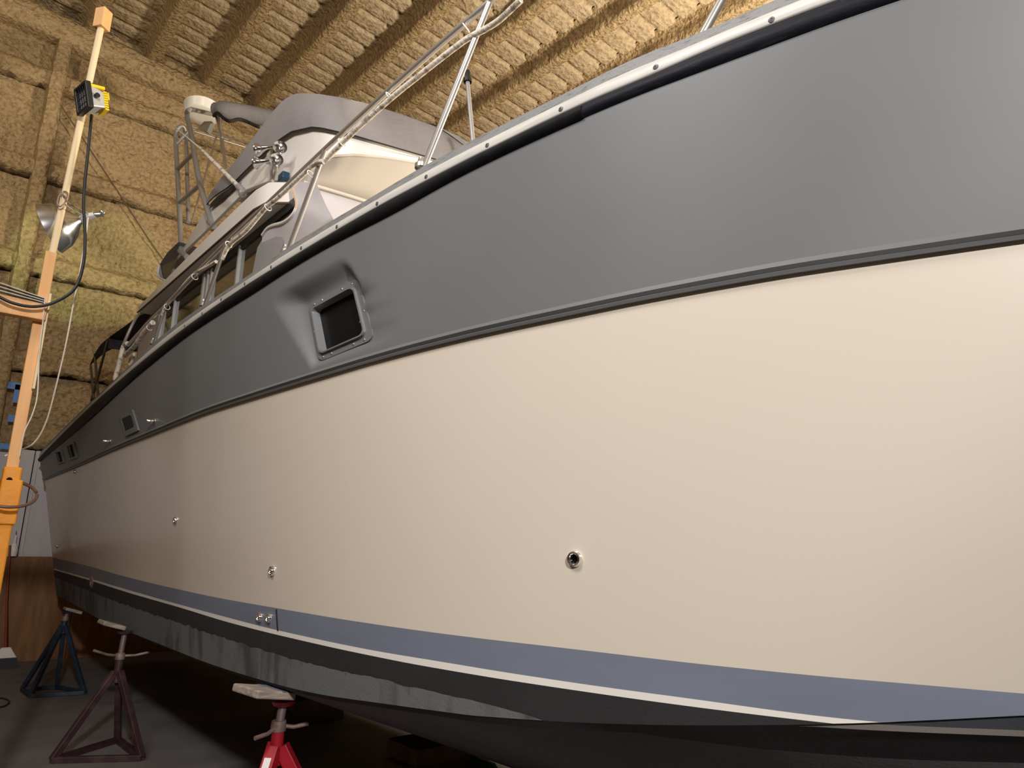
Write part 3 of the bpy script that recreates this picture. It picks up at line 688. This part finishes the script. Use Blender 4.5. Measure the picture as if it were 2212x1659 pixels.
# cockpit awning with poles
aw = spline([P(309,672,X=1.60), P(281,696,X=1.55), P(256,714,X=1.50), P(234,730,X=1.46)], 5)
def sheet(rows_, t=.012): return MB().grid(rows_).grid([[p - Vector((0, 0, t)) for p in r_] for r_ in rows_])
awn = MB().grid([aw, [p + Vector((.9, .0, .06)) for p in aw], [p + Vector((2.7, 0, .0)) for p in aw]]).build('cockpit_awning', M_black_c, boat, 60)
e0 = aw[-1]; vh = (e0 - P(232,751,X=1.46)).z
MB().grid([[e0, e0 + Vector((.9, 0, .06)), e0 + Vector((2.7, 0, 0))], [e0 - Vector((0, 0, vh)), e0 + Vector((.9, 0, .06-vh)), e0 + Vector((2.7, 0, -vh))]]).build('valance', M_black_c, awn)
fl_ = spline([e0, P(218,744,X=1.44), P(207,760,X=1.42), P(200,775,X=1.42), P(194,788,X=1.42)], 4)
MB().grid([fl_, [p + Vector((.12*(1 - i/len(fl_)), 0, -.10*(1 - i/len(fl_)))) for i, p in enumerate(fl_)]]).build('awning_strap', M_black_c, awn, 60)
for a, b in (((232,738), (198,865)), ((205,765), (213,870)), ((196,790), (203,862))): seg('awning_pole', a, b, .016, M_blkpl, 1.45, 1.25, awn)
# cockpit grab rail
MB().tube(spline([P(310,676,X=1.62), P(300,680,X=1.58), P(288,697,X=1.52), P(268,742,X=1.45), P(255,790,X=1.35)], 5), .017, 10).build('grab_rail', M_alu, boat, 40)
MB().tube(spline([P(276,742,X=1.22), P(268,746,X=1.22), P(262,765,X=1.2), P(255,795,X=1.2), P(247,822,X=1.19)], 5), .022, 10).build('rail_end', M_hose, boat, 40)
MB().tube(spline([P(284,798,X=1.3), P(280,783,X=1.3), P(290,765,X=1.3), P(282,790,X=1.3)], 4), .014, 8).build('grab_rail', M_hose, boat, 40)
# bow rail, stanchions, hose tied along it
rail_pts = [P(1120,-62,X=1.60), P(1058,4,X=1.55), P(950,97,X=1.49), P(835,200,X=1.43), P(703,322,X=1.36), P(600,420,X=1.31), P(489,525,X=1.26), P(420,595,X=1.23), P(355,663,X=1.21), P(318,700,X=1.20), P(277,745,X=1.19)]
rail = MB().tube(spline(rail_pts, 6), .0155, 12).build('side_rail', M_steel, boat, 50)
rail['label'] = 'stainless side rail on raked stanchions above the gunwale'
def foot(px, py): q = hit(px, py, -.045); return Vector(q)
for fp, ti in (((910,364), 1), ((617,548), 4), ((440,662), 6), ((331,744), 8)):
    b0 = foot(*fp); b0.z -= .03; MB().tube([b0, b0.lerp(rail_pts[ti], .5), rail_pts[ti]], .0145, 12).build('stanchion', M_steel, rail, 50)
    MB().lathe([(.03, 0), (.03, .02), (.02, .03), (.015, .05)], b0 + Vector((0, 0, .03)), (0, 0, 1), 14).build('stanchion_base', M_steel, rail, 40)
b0 = foot(1511, 69); b0.z -= .03; b1 = P(1600, -75, X=1.80)
MB().tube([b0, b0.lerp(b1, .5), b1], .0155, 12).build('stanchion', M_steel, rail, 50)
MB().tube(spline([rail_pts[0], P(1250,-165,X=1.68), b1 + Vector((0, 0, .02)), P(1900,-330,X=2.0)], 6), .0155, 12).build('rail_section', M_steel, rail, 50)
def hose(pts, rr=.014): return MB().tube(spline(pts, 5), rr, 9).build('tied_hose', M_hose, rail, 50)
hx = lambda px: float(np.interp(px, [280, 490, 703, 835, 1060], [1.185, 1.25, 1.35, 1.42, 1.54]))
H = lambda px, py: P(px, py, X=hx(px))
hose([H(1125,0), H(1080,42), H(1050,62), H(1000,90), H(903,165), H(845,212), H(780,270), H(736,312), H(706,343)])
hose([H(700,349), H(686,352), H(663,369), H(600,428), H(574,449), H(534,496), H(501,524), H(489,540), H(480,560)])
hose([H(467,565), H(445,578), H(417,594), H(385,630), H(359,660), H(350,680)], .012)
hose([H(330,697), H(310,720), H(290,748), H(270,768)], .022)
tie = MB()
for px, py in ((1004,52),(838,200),(735,300),(668,368),(576,440),(491,520),(418,590),(358,655),(320,700)):
    c_ = H(px + 3, py + 8); q_ = H(px + 23, py - 12) - c_; q_.normalize(); u_ = q_.orthogonal().normalized(); v_ = q_.cross(u_)
    MB().tube([c_ + (u_*math.cos(a) + v_*math.sin(a))*.023 + q_*.006*math.cos(a) for a in np.linspace(0, 2*math.pi, 15)], .0028, 6).build('cable_tie', M_whitetrim, rail, 40)
# staff with black top, searchlight
s0, s1 = P(1024,330,X=2.5), P(1010,178,X=2.5)
stf = MB().tube([s0 - Vector((0, 0, 1.2)), s0, s1], .016, 10).build('light_staff', M_alu, boat, 40)
MB().lathe([(.03, 0), (.03, .03), (.02, .04), (.02, .08), (.012, .10), (0, .10)], s1, (0, 0, 1), 14).build('staff_cap', M_blkpl, stf, 40)
MB().ball(P(952,338,X=2.75), .075, 16, 10, (1, 1, .8)).lathe([(.05, -.1), (.05, 0)], P(952,338,X=2.75), (0, 0, 1)).build('searchlight', M_white, boat, 50)

# ================================================================== STANDS AND BLOCKS
def jack_stand(name, label, apex, feet, m, top, pad_c, pad_h, pad_rot, hub_z, pad_m, wleg=.04, handle=((-.2, .06), (.2, .02))):
    a = Vector(apex); t = thing(name, label, 'stand', (a.x, a.y, 0), 'boat stands under the hull')
    for fx, fy in feet:
        MB().beam((a.x + (fx-a.x)*.06, a.y + (fy-a.y)*.06, a.z), (fx, fy, .02), wleg, wleg).build('leg', m, t, bevel=.004)
    for i in range(len(feet)):
        p, q = feet[i], feet[(i+1) % len(feet)]
        MB().beam((p[0], p[1], .02), (q[0], q[1], .02), wleg*.95, wleg*.95).build('base_bar', m, t, bevel=.004)
    MB().tube([a + Vector((0, 0, -.08)), a + Vector((0, 0, .02)), Vector((a.x, a.y, hub_z - .02))], .030, 14).build('collar', m, t, 40)
    tp = Vector(top); MB().tube([Vector((a.x, a.y, hub_z - .05)), Vector((a.x, a.y, hub_z)).lerp(tp, .5), tp], .021, 12).build('jack_screw', M_screw, t, 40)
    hb_ = MB().lathe([(.0, -.025), (.036, -.025), (.038, 0), (.034, .022), (0, .022)], (a.x, a.y, hub_z), (0, 0, 1), 12).build('jack_nut', M_rust, t, 40)
    for hx_, hz_ in handle: MB().tube([(a.x, a.y, hub_z), (a.x + hx_*.5, a.y - .03, hub_z + hz_*.5 - .01), (a.x + hx_, a.y - .05, hub_z + hz_)], .010, 10).build('handle', M_rust, hb_, 40)
    Mr = Matrix.Rotation(math.radians(pad_rot[2]), 3, 'Z') @ Matrix.Rotation(math.radians(pad_rot[1]), 3, 'Y') @ Matrix.Rotation(math.radians(pad_rot[0]), 3, 'X')
    MB().box(pad_c, pad_h, Mr).build('pad', pad_m, t, bevel=.008)
    MB().lathe([(.05, 0), (.06, .02), (0, .025)], tp - Vector((0, 0, .02)), (0, 0, 1), 14).build('pad_plate', m, t, 40)
    return t
fA, fB, fC = P(112,1642,Z=.02), P(306,1637,Z=.02), P(254,1598,Z=.02)
ap = P(255,1450,Y=6.45)
jack_stand('jack_stand', 'maroon three-legged steel jack stand with open triangular base', ap, [(fA.x, fA.y), (fB.x, fB.y), (fC.x, fC.y)], M_maroon, (ap.x+.012, 6.45, .87), P(232,1350,Y=6.5) + Vector((.03, 0, 0)), (.085, .12, .016), (0, 17, 0), P(257,1417,Y=6.45).z, M_oldwood, .045)
ba = P(138,1352,Y=9.3); bf = [P(48,1489,Z=.02), P(66,1503,Z=.02), P(183,1496,Z=.02), P(122,1484,Z=.02)]
bt = jack_stand('jack_stand', 'dark blue tubular jack stand near the stern with four splayed legs', ba, [(p.x, p.y) for p in bf], M_bluest, (ba.x+.02, 9.3, .83), (ba.x+.06, 9.3, .835), (.085, .1, .016), (0, 17, 0), ba.z + .08, M_oldwood, .04, ())
rb = P(598,1612,Y=3.55); rh = P(607,1566,Y=3.55)
red = jack_stand('jack_stand', 'red jack stand with a wooden pad board and rusty T-handle nut', (rb.x, 3.55, rb.z), [(rb.x-.28, 3.30), (rb.x+.30, 3.32), (rb.x+.02, 3.95)], M_red, (rh.x+.005, 3.55, .79), P(584,1487,Y=3.52) + Vector((-.03, 0, -.012)), (.10, .13, .018), (0, 9, 6), rh.z, M_oldwood, .06, ((-.13, -.03), (.13, .0)))
l0, l1 = Vector((rb.x - .017, 3.535, rb.z)), Vector((rb.x - .28, 3.30, .02)); ld = (l1 - l0).normalized(); lx = Vector((0, 0, 1)).cross(ld).normalized(); ly = ld.cross(lx)
vd = Vector((-.35, -.9, .25)); ln = max((lx, -lx, ly, -ly), key=lambda v: v.dot(vd)); lc0 = l0.lerp(l1, .085)
MB().beam(lc0 + ln*.0315, lc0 + ln*.0315 + ld*.13, .034, .004, ln).build('sticker', M_label, red)
pr = Matrix.Rotation(math.radians(6), 3, 'Z') @ Matrix.Rotation(math.radians(9), 3, 'Y')
MB().box(P(584,1487,Y=3.52) + Vector((-.03, 0, -.012)) + pr @ Vector((.035, 0, .0185)), (.010, .131, .0012), pr).build('blue_strap', mat('faded_blue_strap', (.10, .16, .26), .8), red)
def kb(y): return float(np.interp(y, [-.6, .3, 1.5, 3.4, 5, 7, 12], [.85, .52, .33, .235, .215, .215, .24]))
def block(name, label, y, h, dx=0):
    t = thing(name, label, 'timber', (XC + dx, y, 0), 'keel blocks')
    n = 2; z = 0
    for i in range(n):
        hh = h/n; MB().box((XC + dx, y, z + hh/2), (.28 if i % 2 == 0 else .22, .14 if i % 2 == 0 else .2, hh/2 - .001)).build('timber', M_timber, t, bevel=.006); z += hh
    return t
block('keel_block', 'dark brown timber block under the keel behind the red stand', 6.55, kb(6.55) - .004)
block('keel_block', 'dim timber keel block beside the green board', 4.55, kb(4.55) - .004)
gb = [P(px, py, X=3.30) for px, py in ((968,1622),(1010,1626),(1062,1650),(1085,1690),(1000,1690))]
for p in gb: p.z = max(p.z, .0)
tag(MB().prism(gb, (.03, 0, 0)).build('green_board', M_green), 'green painted board standing by the keel block under the hull', 'board')

# ================================================================== LIGHT POST (left)
PY = 4.5
po = thing('lamp_post', 'pine stud post with cross board and dowel in an orange steel stand', 'post', (.30, PY, 0))
px0, px1 = P(95,560,Y=PY).x, P(121,560,Y=PY).x
zt = P(107,545,Y=PY).z; zj = P(28,1010,Y=PY).z
MB().box(((px0+px1)/2, PY, (zt + zj - .1)/2), ((px1-px0)/2, .02, (zt - zj + .1)/2)).build('stud', M_pine, po, bevel=.004)
d0, d1 = P(113,545,Y=PY), P(217,66,Y=PY)
MB().tube([d0 - Vector((0, 0, .05)), d0.lerp(d1, .5), d1 + Vector((0, 0, .03))], .019, 12).build('dowel', M_dowel, po, 40)
cb = P(222,43,Y=PY)
MB().box(cb, (.034, .034, .068), Matrix.Rotation(math.radians(38), 3, 'Z')).build('wood_cap', M_pine, po, bevel=.004)
zb0, zb1 = P(95,660,Y=PY).z, P(95,698,Y=PY).z
xb = P(97,680,Y=PY).x
MB().box((xb - .45, PY - .05, (P(60,655,Y=PY).z + P(60,692,Y=PY).z)/2 - .0), (.45, .03, .052)).build('cross_board', M_pine, po, bevel=.004)
MB().box((xb+.004, PY - .03, P(88,740,Y=PY).z), (.006, .03, .27)).build('splint', M_dowel, po)
xo = P(22,1030,Y=PY).x
MB().box((xo+.005, PY-.0, zj/2), (.040, .040, zj/2)).build('steel_upright', M_orange, po, bevel=.008)
ob = MB().box((xo+.01, PY-.005, P(14,1085,Y=PY).z), (.047, .047, .115)).build('steel_sleeve', M_orange, po, bevel=.008)
MB().box((xo+.02, PY, .02), (.4, .05, .02)).build('base_bar', M_orange, po); MB().box((xo+.02, PY, .02), (.05, .4, .02)).build('base_bar', M_orange, po)
for py in (1037, 1102):
    c = P(20 if py < 1050 else 9, py, Y=PY-.046); c.y = PY - (.046 if py < 1050 else .046)
    MB().lathe([(.014, .0), (.014, .004), (0, .004)], (c.x, PY - .0465 - (.0 if py < 1050 else .0), c.z), (0, -1, 0), 14).build('pin_hole', M_blackglass, po)
# wires laid over the cross board
for i in range(6):
    z = P(60,652,Y=PY).z + .006*i
    MB().tube(spline([(-.45, PY-.09-.008*i, z-.01), (-.05, PY-.10-.006*i, z+.004*i), (xb-.02, PY-.08, z - .015)], 4), .003, 6).build('wire_strand', M_wcord if i % 2 else M_cord, po, 40)
# flood light
fc = P(197, 217, Y=PY-.12)
wl = thing('work_light', 'black and yellow halogen work light clamped to the dowel', 'work light', fc - Vector((0, 0, .12)))
ax = Vector((-.93, -.22, -.26)).normalized(); rt = ax.cross(Vector((0, 0, 1))).normalized(); up = rt.cross(ax); Mf = Matrix((rt, ax, up)).transposed()
fr = MB(); WS = .74; R_ = lambda u, v, w: fc + Mf @ Vector((u, w, v))*WS
for u, v, hu, hv in ((0, .095, .105, .012), (0, -.095, .105, .012), (-.095, 0, .012, .10), (.095, 0, .012, .10)): fr.box(R_(u, v, .055), (hu*WS, .022*WS, hv*WS), Mf)
fr.build('lamp_frame', M_blkpl, wl, bevel=.004)
MB().box(R_(0, 0, .045), (.09*WS, .004*WS, .09*WS), Mf).build('glass', mat('lamp_glass', (.30, .27, .26), .15, spec=.6), wl)
for k_ in range(5):
    MB().beam(R_(-.072 + .036*k_, -.09, .07), R_(-.072 + .036*k_, .09, .07), .0035, .0035).build('grille_wire', M_blkpl, wl)
for k_ in range(3): MB().beam(R_(-.09, -.05 + .05*k_, .07), R_(.09, -.05 + .05*k_, .07), .0035, .0035).build('grille_wire', M_blkpl, wl)
MB().add([R_(u, v, w) for w, s_ in ((.035, 1), (-.075, .72)) for u, v in ((-.088*s_, -.088*s_), (.088*s_, -.088*s_), (.088*s_, .088*s_), (-.088*s_, .088*s_))], [(0,1,2,3), (4,7,6,5), (0,4,5,1), (1,5,6,2), (2,6,7,3), (3,7,4,0)]).build('lamp_housing', mat('grey_alloy', (.55, .55, .54), .4, .3), wl, bevel=.006)
MB().box(R_(0, .088, -.02), (.085*WS, .06*WS, .012*WS), Mf).build('top_cover', M_yellow, wl, bevel=.003)
for k_ in range(8): MB().box(R_(0, -.075 + .02*k_, -.085), (.065*WS, .014*WS, .006*WS), Mf).build('cooling_fin', M_yellow if k_ % 1 == 0 else M_alu, wl)
MB().lathe([(.014, 0), (.014, .022), (0, .022)], R_(-.088, 0, .0), -rt, 12).lathe([(.014, 0), (.014, .022), (0, .022)], R_(.088, 0, .0), rt, 12).build('knob', M_blkpl, wl, 40)
MB().box(R_(.02, .06, -.13), (.045*WS, .003*WS, .03*WS), Mf).build('tag', M_yellow, wl); MB().box(R_(0, .115, -.03), (.03*WS, .025*WS, .02*WS), Mf).build('mount_clamp', M_blkpl, wl, bevel=.004)
# cord
crd = spline([P(198,248,Y=PY-.05), P(190,330,Y=PY-.05), P(181,430,Y=PY-.06), P(184,520,Y=PY-.08), P(178,580,Y=PY-.1), P(160,625,Y=PY-.12), P(120,652,Y=PY-.13), P(80,662,Y=PY-.13), P(40,658,Y=PY-.13), P(0,642,Y=PY-.13), P(-60,600,Y=PY-.13)], 7)
tag(MB().tube(crd, .0085, 8).build('power_cord', M_cord, None, 50), 'black power cord drooping from the work light to the cross board', 'cord')
# reflector lamp
lc = P(166, 476, Y=PY+.10); la = Vector((-.80, .42, -.46)).normalized()
rl = thing('clamp_lamp', 'dented aluminium dish reflector lamp hooked on the dowel', 'lamp', lc - Vector((0, 0, .15)))
MB().lathe([(.026, -.02), (.04, .0), (.085, .03), (.125, .085), (.145, .15), (.150, .152), (.148, .148), (.128, .084), (.088, .034), (.042, .006)], lc, la, 36).build('reflector', M_lamp, rl, 60)
MB().tube([lc, lc - la*.05, lc - la*.10], [.022, .026, .02], 12).build('socket', M_alu, rl, 40)
MB().ball(lc + la*.06, .035).build('bulb', M_white, rl, 60)
sw = lc - la*.10; MB().tube([sw, sw - la*.03 + Vector((.02, 0, 0))], .014, 10).ball(sw - la*.045, .017).build('clamp', M_chrome, rl, 50)
MB().tube(spline([lc - la*.05 + Vector((0, -.03, .02)), P(150,440,Y=PY-.05), P(140,424,Y=PY-.04), P(130,420,Y=PY-.03), P(124,438,Y=PY-.04), P(130,446,Y=PY-.05), P(141,436,Y=PY-.05), P(146,418,Y=PY-.05), P(138,414,Y=PY-.03), P(131,424,Y=PY-.03)], 6), .0045, 8).build('wire_hook', M_rust, rl, 50)
MB().tube([P(143,443,Y=PY-.05), P(160,455,Y=PY-.05), lc + Vector((.03, -.03, .03))], .003, 6).build('wire_bail', M_alu, rl, 50)
wc = spline([P(190,470,Y=PY-.02), P(184,520,Y=PY-.02), P(172,590,Y=PY-.02), P(158,660,Y=PY+.0), P(143,740,Y=PY+.02), P(122,830,Y=PY+.05), P(100,910,Y=PY+.1), P(75,955,Y=PY+.15), P(45,972,Y=PY+.2), P(10,985,Y=PY+.2)], 6)
tag(MB().tube(wc, .0042, 7).build('white_cord', M_wcord, None, 50), 'thin off-white cord hanging from the dish lamp', 'cord')
wc = spline([P(98,640,Y=PY-.09), P(92,700,Y=PY-.09), P(85,760,Y=PY-.09), P(81,850,Y=PY-.09), P(70,895,Y=PY-.08), P(52,935,Y=PY-.07), P(42,985,Y=PY-.06)], 6)
tag(MB().tube(wc, .0035, 7).build('loose_cord', M_wcord, None, 50), 'second thin pale cord looping down behind the pine post', 'cord')
hc = P(18,1066,Y=PY); hl = [hc + Vector((.125*math.cos(a), -.125*math.sin(a), -.075*math.sin(a))) for a in np.linspace(0, 6.1, 40)]
tag(MB().tube(hl, .0085, 8).build('brown_hose', mat('brown_hose', (.16, .075, .05), .5), None, 50), 'brown hose looped round the orange steel post', 'hose')

# ================================================================== things on and by the back wall
wr = [P(132,228,Y=11.82), P(240,392,Y=11.92), P(320,515,Y=11.96), P(360,572,Y=11.96)]
MB().tube(spline(wr, 8), .011, 6).build('slack_wire', M_wire, wall, 50)
random.seed(4)
for (px, py), (w, h), lb in (((33,836), (.13, .05), 'pointed scrap of blue tape, highest on the foam wall'), ((38,853), (.05, .13), 'crumpled upright scrap of blue tape just under the highest one'), ((27,906), (.06, .05), 'small blue tape scrap midway above the white panels'), ((14,966), (.08, .04), 'blue tape scrap stuck where foam meets white panels')):
    p = P(px, py, Y=11.98); p.y = 11.99; rows = []
    for j in range(4): rows.append([(p.x + (i/4-.5)*w*2*(1 - .25*j*(i/4)), p.y - .10 - .03*nz(i, j, px), p.z + (j/3-.5)*h*2 + .02*nz(i*2, j, py)) for i in range(5)])
    tag(MB().grid(rows).grid([[(a[0], a[1]+.02, a[2]) for a in r_] for r_ in rows]).build('tape_scrap', M_tape, None, 60), lb, 'tape', 'blue tape scraps')
b0 = P(8,1428,Y=11.5); b0.z = .03; b1 = P(22,1178,Y=11.9)
br = thing('broom', 'red-handled broom with pale head and dark bristles leaning on the plywood', 'broom', (b0.x, 11.5, 0))
MB().tube([(b0.x, 11.5, .22), P(14,1300,Y=11.75), b1], .014, 10).build('handle', M_redw, br, 40)
MB().prism([(b0.x-.05, 11.47, .25), (b0.x+.05, 11.47, .25), (b0.x+.13, 11.45, .12), (b0.x-.13, 11.45, .12)], (0, .06, 0)).build('head', M_label, br, bevel=.01)
MB().prism([(b0.x-.13, 11.45, .12), (b0.x+.13, 11.45, .12), (b0.x+.18, 11.42, .0), (b0.x-.17, 11.42, .0)], (0, .08, 0)).build('bristles', mat('dark_bristles', (.05, .045, .06), .9), br)
p2 = P(-26,1330,Y=11.6); mp_ = thing('pole', 'pale pole leaning on the wall beside the broom', 'pole', (p2.x, 11.6, 0))
MB().tube([(p2.x+.05, 11.3, .0), (p2.x-.02, 11.85, 1.35)], .016, 10).build('shaft', M_label, mp_, 40); MB().ball((p2.x-.02, 11.85, 1.37), .022).build('end_cap', M_blkpl, mp_, 40)
p3 = P(30,1182,Y=11.95)
bt_ = thing('hand_brush', 'white hand brush hanging above the plywood edge', 'brush', p3 - Vector((0, 0, .15)))
MB().lathe([(0, -.13), (.05, -.12), (.055, -.03), (.03, .04), (.016, .06), (.014, .16), (0, .165)], p3, (0, 0, 1), 16).build('body', M_label, bt_, 50); MB().tube([p3 + Vector((0, 0, .16)), p3 + Vector((0, .05, .22))], .004, 6).build('hook', M_wire, bt_)
lp = [P(x, y, Z=.012) for x, y in ((-14,1512), (4,1508), (20,1514), (12,1524), (-10,1530))]
tag(MB().tube(spline(lp, 6), .007, 7).build('floor_cable', M_cord, None, 50), 'short dark cable loop lying on the concrete floor', 'cable')
